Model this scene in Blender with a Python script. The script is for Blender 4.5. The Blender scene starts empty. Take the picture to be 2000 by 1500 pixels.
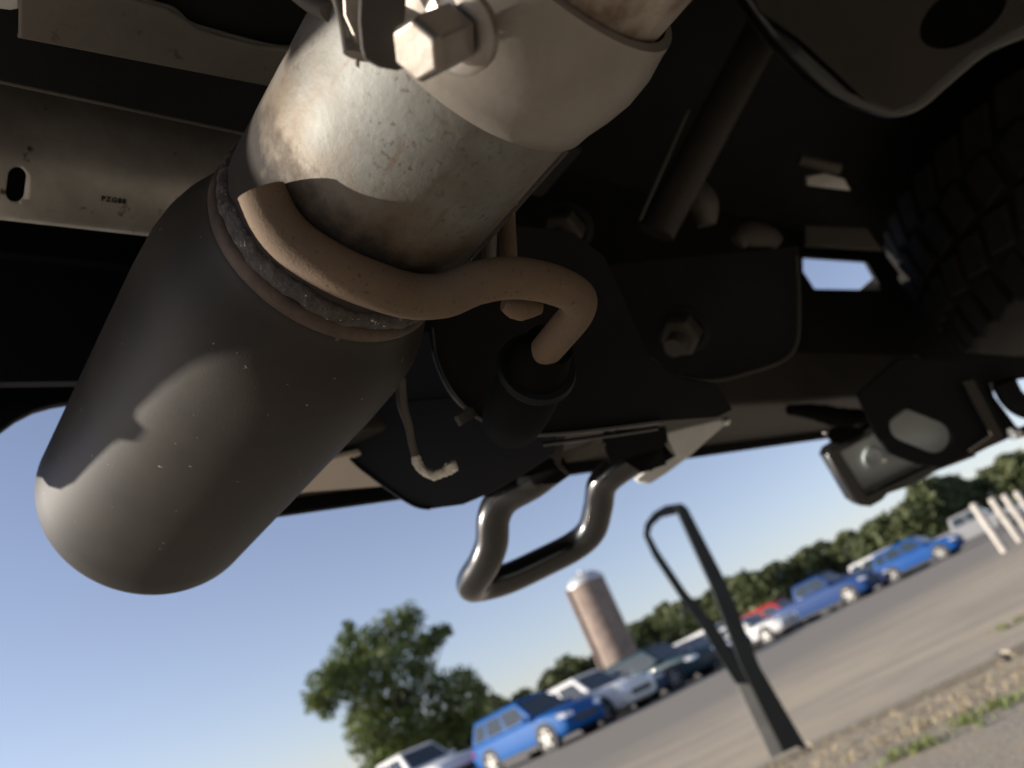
import bpy, bmesh, math, random
from math import sin, cos, pi, radians, atan2, hypot
from mathutils import Vector, Matrix
random.seed(7)
S = bpy.context.scene
COL = S.collection
# ------------------------------------------------------------------ camera, world, sun, exposure
F = 1556.0
ROLL, PITCH, H = radians(25.0), radians(22.58), 0.5
FWD = Vector((0, cos(PITCH), sin(PITCH)))
_r, _u = Vector((1, 0, 0)), Vector((0, -sin(PITCH), cos(PITCH)))
RT = _r*cos(ROLL) - _u*sin(ROLL)
UP = _r*sin(ROLL) + _u*cos(ROLL)
CAM = Vector((0, 0, H))
cd = bpy.data.cameras.new('camera'); cam = bpy.data.objects.new('camera', cd); COL.objects.link(cam)
cd.sensor_width = 36; cd.lens = 36*F/2000; cd.clip_start = .01; cd.clip_end = 3000
cam.matrix_world = Matrix(((RT.x, UP.x, -FWD.x, 0), (RT.y, UP.y, -FWD.y, 0), (RT.z, UP.z, -FWD.z, H), (0, 0, 0, 1)))
cd.dof.use_dof = True; cd.dof.focus_distance = .285; cd.dof.aperture_fstop = 10.8
S.camera = cam
SAZ, SEL = radians(-98), radians(18)
W = bpy.data.worlds.new('World'); S.world = W; W.use_nodes = True
wn = W.node_tree; wn.nodes.clear()
sky = wn.nodes.new('ShaderNodeTexSky'); sky.sky_type = 'NISHITA'; sky.sun_disc = False
sky.sun_elevation = SEL; sky.sun_rotation = SAZ; sky.air_density = 1.0; sky.dust_density = .35; sky.ozone_density = 3.0; sky.altitude = 100
bg = wn.nodes.new('ShaderNodeBackground'); bg.inputs[1].default_value = .073
wo = wn.nodes.new('ShaderNodeOutputWorld')
tn = wn.nodes.new('ShaderNodeMix'); tn.data_type = 'RGBA'; tn.blend_type = 'MULTIPLY'; tn.inputs[0].default_value = 1; tn.inputs[7].default_value = (1.20, 1.0, 1.04, 1)
hs = wn.nodes.new('ShaderNodeHueSaturation'); hs.inputs['Saturation'].default_value = .80
wn.links.new(sky.outputs[0], tn.inputs[6]); wn.links.new(tn.outputs[2], hs.inputs['Color']); wn.links.new(hs.outputs[0], bg.inputs[0]); wn.links.new(bg.outputs[0], wo.inputs[0])
sd = bpy.data.lights.new('sun', 'SUN'); sd.energy = 3.9; sd.angle = radians(.5); sd.color = (1, .92, .80)
so = bpy.data.objects.new('sun', sd); COL.objects.link(so)
SUN = Vector((sin(SAZ)*cos(SEL), cos(SAZ)*cos(SEL), sin(SEL)))
so.rotation_euler = SUN.to_track_quat('Z', 'Y').to_euler()
S.view_settings.view_transform = 'Standard'; S.view_settings.look = 'None'
S.view_settings.gamma = 1; S.view_settings.use_curve_mapping = False
S.view_settings.exposure = 1.1
S.cycles.max_bounces = 8; S.cycles.diffuse_bounces = 5; S.cycles.glossy_bounces = 4

# ------------------------------------------------------------------ geometry of the place
TA = radians(48.93)
AX = Vector((cos(TA), sin(TA), 0)); BX = Vector((-sin(TA), cos(TA), 0)); ZX = Vector((0, 0, 1))   # truck: across, rearwards
def ray(x, y): return RT*((x-1000)/F) + UP*((750-y)/F) + FWD
def ond(x, y, d): return CAM + ray(x, y)*d
def onz(x, y, z): r = ray(x, y); return CAM + r*((z-H)/r.z)
def onv(x, y, v): r = ray(x, y); return CAM + r*((v-CAM.dot(BX))/r.dot(BX))
def ony(x, y, Y): r = ray(x, y); return CAM + r*(Y/r.y)
def T(u, v, z): return AX*u + BX*v + ZX*z
def bear(x, y, d, z=0): r = ray(x, y); h = hypot(r.x, r.y); return Vector((r.x/h*d, r.y/h*d, z))

# ------------------------------------------------------------------ materials
def NN(nt, t, **k):
    n = nt.nodes.new(t)
    for a, b in k.items(): setattr(n, a, b)
    return n
MATS = {}
def mat(name, col, rough=.6, metal=0, spec=.5, noise=None, scale=20, bump=0, bscale=80, coat=0, stretch=(1, 1, 1), rvar=0,
        spots=None, sscale=120, sthr=.62, emit=None, alpha=None, edge=None, coords='Object'):
    """noise = second colour mixed in by a large noise; spots = colour of small specks"""
    m = bpy.data.materials.new(name); m.use_nodes = True; nt = m.node_tree; b = nt.nodes['Principled BSDF']; L = nt.links.new
    b.inputs['Roughness'].default_value = rough; b.inputs['Metallic'].default_value = metal
    b.inputs['Specular IOR Level'].default_value = spec; b.inputs['Coat Weight'].default_value = coat
    b.inputs['Base Color'].default_value = (*col, 1)
    tc = NN(nt, 'ShaderNodeTexCoord'); mp = NN(nt, 'ShaderNodeMapping'); mp.inputs['Scale'].default_value = stretch
    L(tc.outputs[coords], mp.inputs[0]); out = None
    rgb = NN(nt, 'ShaderNodeRGB'); rgb.outputs[0].default_value = (*col, 1); out = rgb.outputs[0]
    def mix(fac, a, bcol):
        mx = NN(nt, 'ShaderNodeMix', data_type='RGBA'); L(fac, mx.inputs[0]); L(a, mx.inputs[6]); mx.inputs[7].default_value = (*bcol, 1); return mx.outputs[2]
    if noise:
        n = NN(nt, 'ShaderNodeTexNoise'); n.inputs['Scale'].default_value = scale; n.inputs['Detail'].default_value = 7; n.inputs['Roughness'].default_value = .65
        L(mp.outputs[0], n.inputs[0]); cr = NN(nt, 'ShaderNodeValToRGB'); cr.color_ramp.elements[0].position = .38; cr.color_ramp.elements[1].position = .66
        L(n.outputs[0], cr.inputs[0]); out = mix(cr.outputs[0], out, noise)
        if rvar:
            mr = NN(nt, 'ShaderNodeMapRange'); mr.inputs[3].default_value = rough-rvar; mr.inputs[4].default_value = rough+rvar
            L(n.outputs[0], mr.inputs[0]); L(mr.outputs[0], b.inputs['Roughness'])
    if spots:
        n = NN(nt, 'ShaderNodeTexNoise'); n.inputs['Scale'].default_value = sscale; n.inputs['Detail'].default_value = 4
        L(mp.outputs[0], n.inputs[0]); cr = NN(nt, 'ShaderNodeValToRGB'); cr.color_ramp.elements[0].position = sthr; cr.color_ramp.elements[1].position = sthr+.06
        L(n.outputs[0], cr.inputs[0]); out = mix(cr.outputs[0], out, spots)
    L(out, b.inputs['Base Color'])
    if bump:
        n = NN(nt, 'ShaderNodeTexNoise'); n.inputs['Scale'].default_value = bscale; n.inputs['Detail'].default_value = 8
        L(mp.outputs[0], n.inputs[0]); bp = NN(nt, 'ShaderNodeBump'); bp.inputs['Strength'].default_value = bump; bp.inputs['Distance'].default_value = .4/bscale
        L(n.outputs[0], bp.inputs['Height']); L(bp.outputs[0], b.inputs['Normal'])
    if emit: b.inputs['Emission Color'].default_value = (*emit, 1); b.inputs['Emission Strength'].default_value = 1
    MATS[name] = m; return m

M_tip = mat('black_coated_steel', (.019, .0165, .014), .56, 0, .28, noise=(.031, .026, .020), scale=22, bump=.12, bscale=900, rvar=.05, spots=(.26, .24, .20), sscale=300, sthr=.715)
M_rust = mat('rusty_rod', (.115, .082, .058), .82, 0, .25, noise=(.150, .102, .066), scale=26, bump=.55, bscale=1100, spots=(.085, .058, .038), sscale=620, sthr=.63)
M_ring = mat('weld_rust_with_glints', (.03, .026, .024), .6, .3, .5, noise=(.07, .058, .05), scale=260, bump=.9, bscale=420, spots=(.45, .42, .38), sscale=700, sthr=.66)  # pale specks paint the sunlit glints on the dark weld scale
M_lip = mat('brown_burnt_steel', (.050, .034, .026), .6, .2, .4, noise=(.10, .07, .052), scale=90, bump=.3, bscale=500)
M_band = mat('grey_band_steel', (.27, .245, .215), .5, .6, .4, noise=(.225, .20, .175), scale=28, bump=.08, bscale=400, rvar=.06, spots=(.15, .11, .08), sscale=75, sthr=.72)
M_pipe2 = mat('mottled_pipe', (.42, .37, .32), .5, .7, .5, noise=(.13, .08, .055), scale=45, bump=.3, bscale=300)
M_dark = mat('dark_underbody_paint', (.009, .009, .0095), .75, 0, .2, noise=(.014, .0135, .013), scale=14, bump=.15, bscale=150)
M_black = mat('black_plastic', (.005, .006, .008), .7, 0, .2, noise=(.007, .008, .011), scale=10, bump=.06, bscale=200)
M_blue = mat('blue_black_bumper', (.007, .009, .016), .5, 0, .3, noise=(.009, .012, .020), scale=6)
M_gloss = mat('gloss_black_steel', (.008, .009, .010), .24, 0, .6, coat=.5, noise=(.010, .010, .011), scale=30, bump=.03, bscale=120)
M_brown = mat('dusty_brown_underside', (.055, .047, .040), .6, .1, .3, noise=(.042, .037, .031), scale=12, bump=.1, bscale=160)
M_beam = mat('dusty_bracket_grey', (.14, .128, .11), .55, .25, .4, noise=(.09, .08, .068), scale=14, bump=.08, bscale=200, spots=(.05, .042, .036), sscale=120, sthr=.7)
M_galv = mat('galvanised_beam', (.74, .71, .67), .40, .65, .5, noise=(.50, .47, .43), scale=20, bump=.1, bscale=260, spots=(.13, .09, .07), sscale=110, sthr=.68)
M_rubber = mat('black_rubber', (.004, .004, .004), .9, 0, .08, bump=.1, bscale=200)
M_zinc = mat('bright_zinc', (.72, .72, .70), .26, .9, .5, noise=(.6, .6, .58), scale=60, bump=.05, bscale=200)
M_bolt = mat('zinc_bolt', (.30, .275, .25), .4, .8, .5, noise=(.24, .21, .18), scale=80, bump=.08, bscale=300)
M_white = mat('pale_paint', (.72, .72, .70), .4, 0, .5, noise=(.62, .61, .58), scale=40)
M_glass = mat('grey_lens', (.62, .68, .69), .4, 0, .5, noise=(.56, .62, .63), scale=10)
M_val = mat('tan_plastic_valance', (.62, .55, .48), .6, 0, .3, noise=(.56, .50, .44), scale=10)
M_plate = mat('dusty_flange', (.17, .158, .138), .6, .1, .3, noise=(.13, .12, .105), scale=16, bump=.1, bscale=260, spots=(.10, .085, .07), sscale=150, sthr=.66)
M_litwire = mat('sunlit_white_wire', (.85, .84, .78), .7, 0, .3, noise=(.6, .57, .5), scale=300)  # extra white paints the sunlight on the wire end
M_ink = mat('stamped_ink', (.02, .016, .012), .8, 0, .2)

def pipe_mat():
    """weathered tail pipe: specks, streaks along the pipe, scorched rust towards the weld (object X = along the pipe)"""
    m = bpy.data.materials.new('weathered_tail_pipe'); m.use_nodes = True; nt = m.node_tree; b = nt.nodes['Principled BSDF']; L = nt.links.new
    tc = NN(nt, 'ShaderNodeTexCoord'); P = tc.outputs['Object']
    def noise(scale, det=6, st=(1, 1, 1), rough=.6):
        mp = NN(nt, 'ShaderNodeMapping'); mp.inputs['Scale'].default_value = st; L(P, mp.inputs[0])
        n = NN(nt, 'ShaderNodeTexNoise'); n.inputs['Scale'].default_value = scale; n.inputs['Detail'].default_value = det; n.inputs['Roughness'].default_value = rough
        L(mp.outputs[0], n.inputs[0]); return n.outputs[0]
    def ramp(s, a, c):
        r = NN(nt, 'ShaderNodeMapRange'); r.inputs[1].default_value = a; r.inputs[2].default_value = c; L(s, r.inputs[0]); return r.outputs[0]
    def mix(f, a, c2):
        mx = NN(nt, 'ShaderNodeMix', data_type='RGBA'); L(f, mx.inputs[0])
        if isinstance(a, tuple): mx.inputs[6].default_value = (*a, 1)
        else: L(a, mx.inputs[6])
        mx.inputs[7].default_value = (*c2, 1); return mx.outputs[2]
    def mth(op, a, c2):
        n = NN(nt, 'ShaderNodeMath', operation=op)
        for i, s in enumerate((a, c2)):
            if isinstance(s, (int, float)): n.inputs[i].default_value = s
            else: L(s, n.inputs[i])
        return n.outputs[0]
    c = mix(ramp(noise(40), .4, .65), (.190, .192, .182), (.145, .136, .120))
    c = mix(mth('MULTIPLY', ramp(noise(22, 6), .46, .68), .55), c, (.135, .098, .068))
    c = mix(mth('MULTIPLY', mth('MULTIPLY', ramp(noise(420, 3), .585, .65), ramp(noise(30, 3), .42, .64)), .6), c, (.07, .050, .036))
    c = mix(mth('MULTIPLY', ramp(noise(70, 5, (.35, 1.6, 1.6)), .60, .70), .8), c, (.14, .085, .05))
    sx = NN(nt, 'ShaderNodeSeparateXYZ'); L(P, sx.inputs[0])
    wob = mth('MULTIPLY', mth('SUBTRACT', noise(90, 7), .5), .036)
    xx = mth('ADD', sx.outputs[0], wob)
    burn = ramp(xx, -.052, -.036)
    c = mix(mth('MULTIPLY', ramp(xx, -.066, -.044), .65), c, (.15, .10, .06))
    c = mix(burn, c, (.022, .017, .014))
    L(c, b.inputs['Base Color'])
    me = NN(nt, 'ShaderNodeMapRange'); me.inputs[3].default_value = .65; me.inputs[4].default_value = .1; L(burn, me.inputs[0]); L(me.outputs[0], b.inputs['Metallic'])
    ro = NN(nt, 'ShaderNodeMapRange'); ro.inputs[3].default_value = .58; ro.inputs[4].default_value = .72; L(noise(60), ro.inputs[0]); L(mth('ADD', ro.outputs[0], mth('MULTIPLY', burn, .25)), b.inputs['Roughness'])
    bp = NN(nt, 'ShaderNodeBump'); bp.inputs['Strength'].default_value = .35; bp.inputs['Distance'].default_value = .0006; L(noise(260, 6), bp.inputs['Height']); L(bp.outputs[0], b.inputs['Normal'])
    return m
M_pipe = pipe_mat()

# ------------------------------------------------------------------ builders
def tag(o, label=None, cat=None, group=None, kind=None):
    if label: o['label'] = label
    if cat: o['category'] = cat
    if group: o['group'] = group
    if kind: o['kind'] = kind
    return o
def empty(name, loc, rz=0):
    o = bpy.data.objects.new(name, None); COL.objects.link(o); o.location = loc; o.rotation_euler = (0, 0, rz); return o
def link(name, me, m, parent=None, M=None, smooth=None):
    """M = world matrix of the mesh's own coordinates"""
    if m: me.materials.append(m)
    o = bpy.data.objects.new(name, me); COL.objects.link(o)
    if smooth is not None:
        me.shade_smooth() if smooth > 3 else me.set_sharp_from_angle(angle=smooth)
    if parent:
        o.parent = parent
        if M is None: o.matrix_parent_inverse = wm(parent).inverted()
        else: o.matrix_parent_inverse = wm(parent).inverted(); o.matrix_basis = M
    elif M is not None: o.matrix_basis = M
    return o
def wm(o):
    M = o.matrix_basis if not o.parent else wm(o.parent) @ o.matrix_parent_inverse @ o.matrix_basis
    return M.copy()
def mesh(name, vs, fs, m, parent=None, M=None, smooth=None):
    me = bpy.data.meshes.new(name); me.from_pydata([tuple(v) for v in vs], [], fs); me.update()
    bm = bmesh.new(); bm.from_mesh(me); bmesh.ops.recalc_face_normals(bm, faces=bm.faces); bm.to_mesh(me); bm.free()
    if smooth:
        for p in me.polygons: p.use_smooth = True
        if smooth < 3: me.set_sharp_from_angle(angle=smooth)
    return link(name, me, m, parent, M)
def smoothp(pts, n=6, closed=False):
    pts = [Vector(p) for p in pts]; out = []; N = len(pts)
    rng = range(N if closed else N-1)
    for i in rng:
        g = (lambda k: pts[k % N]) if closed else (lambda k: pts[max(0, min(N-1, k))])
        p0, p1, p2, p3 = g(i-1), g(i), g(i+1), g(i+2)
        for k in range(n):
            t = k/n; out.append(.5*((2*p1)+(p2-p0)*t+(2*p0-5*p1+4*p2-p3)*t*t+(3*p1-p0-3*p2+p3)*t**3))
    if not closed: out.append(pts[-1])
    return out
def tube(name, pts, r, m, parent=None, n=20, sm=6, caps=True, flat=1.0, M=None, jitter=0):
    """r number or list per control point; sweep of a circle along a smooth curve, ends closed"""
    rs = r if isinstance(r, (list, tuple)) else [r]*len(pts)
    q = [tuple(p)+(rr,) for p, rr in zip(pts, rs)]
    P = smoothp([Vector(a[:3]) for a in q], sm) if sm > 1 else [Vector(a[:3]) for a in q]
    R4 = [v[0] for v in smoothp([Vector((a[3], 0, 0)) for a in q], sm)] if sm > 1 else [a[3] for a in q]
    t0 = (P[1]-P[0]).normalized(); nrm = t0.orthogonal().normalized(); vs = []; fs = []
    for i, p in enumerate(P):
        t = (P[min(i+1, len(P)-1)]-P[max(i-1, 0)]).normalized()
        nrm = (nrm - t*nrm.dot(t)).normalized(); bn = t.cross(nrm)
        for k in range(n):
            a = 2*pi*k/n; rr = R4[i]*(1+jitter*(random.random()-.5)); vs.append(p+nrm*cos(a)*rr+bn*sin(a)*rr*flat)
    for i in range(len(P)-1):
        for k in range(n): fs.append((i*n+k, i*n+(k+1) % n, (i+1)*n+(k+1) % n, (i+1)*n+k))
    if caps:
        for base, p, d in ((0, P[0], -1), ((len(P)-1)*n, P[-1], 1)):
            fs.append(tuple(base+k for k in range(n)))
    o = mesh(name, vs, fs, m, parent, M, smooth=radians(50)); return o
def lathe(name, prof, m, parent=None, M=None, n=64, close=False, sharp=40):
    """prof: list of (x along axis, radius), round local X"""
    vs = [(x, r*cos(2*pi*k/n), r*sin(2*pi*k/n)) for x, r in prof for k in range(n)]
    fs = [(i*n+k, i*n+(k+1) % n, (i+1)*n+(k+1) % n, (i+1)*n+k) for i in range(len(prof)-1) for k in range(n)]
    if close: fs += [tuple(range(n)), tuple((len(prof)-1)*n+k for k in range(n))]
    return mesh(name, vs, fs, m, parent, M, smooth=radians(sharp))
def frame(o, x, yhint=ZX):
    x = x.normalized(); z = (yhint-x*yhint.dot(x)).normalized(); y = z.cross(x)
    return Matrix(((x.x, y.x, z.x, o.x), (x.y, y.y, z.y, o.y), (x.z, y.z, z.z, o.z), (0, 0, 0, 1)))
def slab(name, pts, th, m, parent=None, holes=(), bev=.001, rnd=0, nrm=None, back=False):
    """prism on a world-space plane outline (pts: coplanar world points), thickness th centred, bevelled edges, holes cut through"""
    pts = [Vector(p) for p in pts]; c = sum(pts, Vector())/len(pts)
    if nrm is None:
        nrm = Vector()
        for i in range(len(pts)): nrm += (pts[i]-c).cross(pts[(i+1) % len(pts)]-c)
    nrm = nrm.normalized(); x = (pts[1]-pts[0]); x = (x-nrm*x.dot(nrm)).normalized(); y = nrm.cross(x)
    M = Matrix(((x.x, y.x, nrm.x, c.x), (x.y, y.y, nrm.y, c.y), (x.z, y.z, nrm.z, c.z), (0, 0, 0, 1)))
    cu = bpy.data.curves.new('tmp', 'CURVE'); cu.dimensions = '2D'; cu.fill_mode = 'BOTH'; cu.extrude = max(th/2-bev, .0002); cu.bevel_depth = bev; cu.bevel_resolution = 2; cu.offset = -bev
    for k, loop in enumerate([pts]+[list(h) for h in holes]):
        L2 = [Vector(((p-c).dot(x), (p-c).dot(y), 0)) for p in loop]
        if rnd and k == 0: L2 = smoothp(L2, rnd, True)
        sp = cu.splines.new('POLY'); sp.points.add(len(L2)-1); sp.use_cyclic_u = True
        for i, p in enumerate(L2): sp.points[i].co = (p.x, p.y, 0, 1)
    o = bpy.data.objects.new('tmp', cu); COL.objects.link(o)
    dg = bpy.context.evaluated_depsgraph_get(); me = bpy.data.meshes.new_from_object(o.evaluated_get(dg)); bpy.data.objects.remove(o); bpy.data.curves.remove(cu)
    me.name = name
    me.materials.clear()
    for p in me.polygons: p.use_smooth = True
    me.set_sharp_from_angle(angle=radians(50))
    return link(name, me, m, parent, M)
def pd(l, d): return [ond(x, y, d) for x, y in l]
def pv(l, v): return [onv(x, y, v) for x, y in l]
def pz(l, z): return [onz(x, y, z) for x, y in l]
def pplane(l, p0, n): 
    out = []
    for x, y in l:
        r = ray(x, y); out.append(CAM + r*((p0-CAM).dot(n)/r.dot(n)))
    return out
def tbox(name, u0, u1, v0, v1, z0, z1, m, parent=None, bev=0):
    me = bpy.data.meshes.new(name); bm = bmesh.new(); bmesh.ops.create_cube(bm, size=1)
    for v in bm.verts:
        v.co = T(u0+(u1-u0)*(v.co.x+.5), v0+(v1-v0)*(v.co.y+.5), z0+(z1-z0)*(v.co.z+.5))
    if bev: bmesh.ops.bevel(bm, geom=bm.edges[:], offset=bev, segments=2, affect='EDGES', profile=.5)
    bm.to_mesh(me); bm.free(); return link(name, me, m, parent)
def stadium(cx, cy, hx, hy, ang, n=10):
    """pixel outline of a slot with half length hx, half width hy"""
    a = radians(ang); L2 = []
    for s in (1, -1):
        for k in range(n+1):
            t = -pi/2+pi*k/n; x = s*(hx-hy)+s*hy*cos(t); y = s*hy*sin(t); L2.append((cx+x*cos(a)-y*sin(a), cy+x*sin(a)+y*cos(a)))
    return L2
def circ(cx, cy, rx, ry, ang=0, n=28):
    a = radians(ang); return [(cx+rx*cos(t)*cos(a)-ry*sin(t)*sin(a), cy+rx*cos(t)*sin(a)+ry*sin(t)*cos(a)) for t in [2*pi*k/n for k in range(n)]]

# ------------------------------------------------------------------ ground
def ground_mats():
    def base(name):
        m = bpy.data.materials.new(name); m.use_nodes = True; nt = m.node_tree; b = nt.nodes['Principled BSDF']; b.inputs['Roughness'].default_value = .9; b.inputs['Specular IOR Level'].default_value = .2
        tc = NN(nt, 'ShaderNodeTexCoord'); return m, nt, b, tc.outputs['Object']
    def nz(nt, P, sc, st=(1, 1, 1), det=8, rough=.6):
        mp = NN(nt, 'ShaderNodeMapping'); mp.inputs['Scale'].default_value = st; nt.links.new(P, mp.inputs[0])
        n = NN(nt, 'ShaderNodeTexNoise'); n.inputs['Scale'].default_value = sc; n.inputs['Detail'].default_value = det; n.inputs['Roughness'].default_value = rough; nt.links.new(mp.outputs[0], n.inputs[0]); return n.outputs[0]
    def mr(nt, s, a, c, lo=0, hi=1):
        r = NN(nt, 'ShaderNodeMapRange'); r.inputs[1].default_value = a; r.inputs[2].default_value = c; r.inputs[3].default_value = lo; r.inputs[4].default_value = hi; nt.links.new(s, r.inputs[0]); return r.outputs[0]
    def mix(nt, f, a, c2):
        mx = NN(nt, 'ShaderNodeMix', data_type='RGBA'); nt.links.new(f, mx.inputs[0])
        for i, q in ((6, a), (7, c2)):
            if isinstance(q, tuple): mx.inputs[i].default_value = (*q, 1)
            else: nt.links.new(q, mx.inputs[i])
        return mx.outputs[2]
    def mth(nt, op, a, c2):
        n = NN(nt, 'ShaderNodeMath', operation=op)
        for i, s in enumerate((a, c2)):
            if isinstance(s, (int, float)): n.inputs[i].default_value = s
            else: nt.links.new(s, n.inputs[i])
        return n.outputs[0]
    # asphalt lot with sand washed over its near part
    m, nt, b, P = base('sandy_asphalt')
    grey = mix(nt, nz(nt, P, 90), (.175, .158, .136), (.25, .225, .19))
    sand = mix(nt, nz(nt, P, 60), (.35, .29, .215), (.46, .385, .29))
    sy = NN(nt, 'ShaderNodeSeparateXYZ'); nt.links.new(P, sy.inputs[0])
    edge = mr(nt, mth(nt, 'ADD', mth(nt, 'SUBTRACT', sy.outputs[1], sy.outputs[0]), mth(nt, 'MULTIPLY', mth(nt, 'SUBTRACT', nz(nt, P, .35, (1, 1.6, 1)), .5), 5)), 5.8, 11.0, 1, 0)
    f = mth(nt, 'MULTIPLY', edge, mr(nt, nz(nt, P, 1.1, (.5, 1.9, 1), 9, .75), .38, .56, .3, 1))
    c = mix(nt, f, grey, sand); nt.links.new(c, b.inputs['Base Color'])
    bp = NN(nt, 'ShaderNodeBump'); bp.inputs['Strength'].default_value = .5; bp.inputs['Distance'].default_value = .01; nt.links.new(nz(nt, P, 60), bp.inputs['Height']); nt.links.new(bp.outputs[0], b.inputs['Normal'])
    A = m
    m, nt, b, P = base('near_gravelly_asphalt')
    g = mix(nt, mr(nt, nz(nt, P, 55), .35, .65), (.23, .20, .165), (.34, .305, .25)); g = mix(nt, mr(nt, nz(nt, P, 3), .42, .62), g, (.32, .27, .20))
    nt.links.new(g, b.inputs['Base Color']); bp = NN(nt, 'ShaderNodeBump'); bp.inputs['Strength'].default_value = .7; bp.inputs['Distance'].default_value = .012; nt.links.new(nz(nt, P, 70), bp.inputs['Height']); nt.links.new(bp.outputs[0], b.inputs['Normal'])
    Bm = m
    m, nt, b, P = base('field_grass_ground')
    nt.links.new(mix(nt, nz(nt, P, .3), (.06, .08, .03), (.11, .11, .05)), b.inputs['Base Color'])
    Cm = m
    m, nt, b, P = base('sandy_earth')
    nt.links.new(mix(nt, mr(nt, nz(nt, P, 18), .35, .65), (.38, .32, .235), (.27, .225, .165)), b.inputs['Base Color']); bp = NN(nt, 'ShaderNodeBump'); bp.inputs['Strength'].default_value = .8; bp.inputs['Distance'].default_value = .02; nt.links.new(nz(nt, P, 30), bp.inputs['Height']); nt.links.new(bp.outputs[0], b.inputs['Normal'])
    return A, Bm, Cm, m
M_asph, M_near, M_field, M_earth = ground_mats()
def sheet(name, x0, x1, y0, y1, z, m):
    o = mesh(name, [(x0, y0, z), (x1, y0, z), (x1, y1, z), (x0, y1, z)], [(0, 1, 2, 3)], m); return tag(o, kind='structure')
sheet('ground', -1500, 1500, -1500, 1500, -.012, M_field)
sheet('parking_lot', -70, 90, 3.78, 120, -.004, M_asph)
sheet('driveway', -70, 90, -60, 3.3, -.004, M_near)
# earth verge between the two, rough surface
nx, ny = 160, 10; vs = []; fs = []
for j in range(ny+1):
    for i in range(nx+1):
        x = -3+8*i/nx; y = 3.2+.66*j/ny; e = sin(pi*j/ny)
        vs.append((x, y, -.006+e*(.018+.02*random.random())))
for j in range(ny):
    for i in range(nx): a = j*(nx+1)+i; fs.append((a, a+1, a+nx+2, a+nx+1))
tag(mesh('verge', vs, fs, M_earth, smooth=3.2), kind='structure')
# kerb: worn concrete blocks end to end
M_kerb = mat('worn_concrete', (.34, .30, .24), .85, 0, .2, noise=(.30, .26, .20), scale=14, bump=.5, bscale=60)
kerb = tag(empty('kerb', (0, 3.83, 0)), 'low worn concrete kerb crossing behind the dry grass at the foot of the hoop post', 'kerb')
for k in range(9):
    x0 = -3.2+.92*k; me = bpy.data.meshes.new('kerb_block'); bm = bmesh.new(); bmesh.ops.create_cube(bm, size=1)
    for v in bm.verts: v.co = Vector((x0+.455+v.co.x*.9, 3.86+v.co.y*.12+random.uniform(-.004, .004), .010+v.co.z*.05+random.uniform(-.003, .003)))
    bmesh.ops.bevel(bm, geom=bm.edges[:], offset=.012, segments=2, affect='EDGES'); bm.to_mesh(me); bm.free(); link('kerb_block', me, M_kerb, kerb)
# dry grass, green grass: blades in tufts
def blades(name, spots, m, label):
    vs = []; fs = []
    for (x, y, n, hh, sp) in spots:
        for _ in range(n):
            a = random.uniform(0, 2*pi); r = abs(random.gauss(0, sp)); bx, by = x+r*cos(a), y+r*sin(a)*.6; h = hh*random.uniform(.4, 1.15); w = .0022
            la = random.uniform(0, 2*pi); le = h*random.uniform(.2, 1.1); dx, dy = cos(la)*le, sin(la)*le; px, py = -sin(la)*w, cos(la)*w; b0 = len(vs)
            vs += [(bx-px, by-py, 0), (bx+px, by+py, 0), (bx+dx*.4+px*.8, by+dy*.4+py*.8, h*.65), (bx+dx*.4-px*.8, by+dy*.4-py*.8, h*.65), (bx+dx, by+dy, h*.95)]
            fs += [(b0, b0+1, b0+2, b0+3), (b0+3, b0+2, b0+4)]
    o = mesh(name, vs, fs, m); return tag(o, label, kind='stuff')
M_dry = mat('dry_grass_blades', (.40, .33, .21), .8, 0, .2, noise=(.28, .22, .13), scale=3)
M_grn = mat('green_grass_blades', (.14, .19, .05), .7, 0, .3, noise=(.20, .21, .07), scale=3)
blades('dry_grass', [(random.uniform(-.3, 4.2), random.uniform(3.15, 3.72), 11, .042, .07) for _ in range(240)], M_dry, 'dry straw coloured grass along the broken kerb')
gs = []
for px, py, k in ((1770, 1470, 10), (1925, 1395, 10), (1990, 1215, 10), (1860, 1440, 5), (1985, 1360, 5)):
    g = onz(px, py, 0)
    gs += [(g.x+random.uniform(-.1, .1), g.y+random.uniform(-.07, .07), 16, .032, .03) for _ in range(k)]
blades('green_grass', gs, M_grn, 'small green grass tufts at the pavement edge')

# ------------------------------------------------------------------ trees
M_bark = mat('bark', (.09, .07, .05), .9, 0, .2, noise=(.05, .04, .03), scale=4, bump=.6, bscale=20)
def leaf_mat(name, a, b2):
    m = bpy.data.materials.new(name); m.use_nodes = True; nt = m.node_tree; b = nt.nodes['Principled BSDF']; b.inputs['Roughness'].default_value = .6; b.inputs['Specular IOR Level'].default_value = .3
    gi = NN(nt, 'ShaderNodeNewGeometry'); mx = NN(nt, 'ShaderNodeMix', data_type='RGBA'); nt.links.new(gi.outputs['Random Per Island'], mx.inputs[0]); mx.inputs[6].default_value = (*a, 1); mx.inputs[7].default_value = (*b2, 1)
    nt.links.new(mx.outputs[2], b.inputs['Base Color'])
    tr = NN(nt, 'ShaderNodeBsdfTranslucent'); nt.links.new(mx.outputs[2], tr.inputs[0]); ms = NN(nt, 'ShaderNodeMixShader'); ms.inputs[0].default_value = .3
    nt.links.new(b.outputs[0], ms.inputs[1]); nt.links.new(tr.outputs[0], ms.inputs[2]); nt.links.new(ms.outputs[0], nt.nodes['Material Output'].inputs[0]); return m
M_leaf = leaf_mat('broad_leaves', (.08, .12, .03), (.17, .20, .065))
M_leaf2 = leaf_mat('wood_leaves', (.065, .085, .035), (.13, .145, .065))
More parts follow.
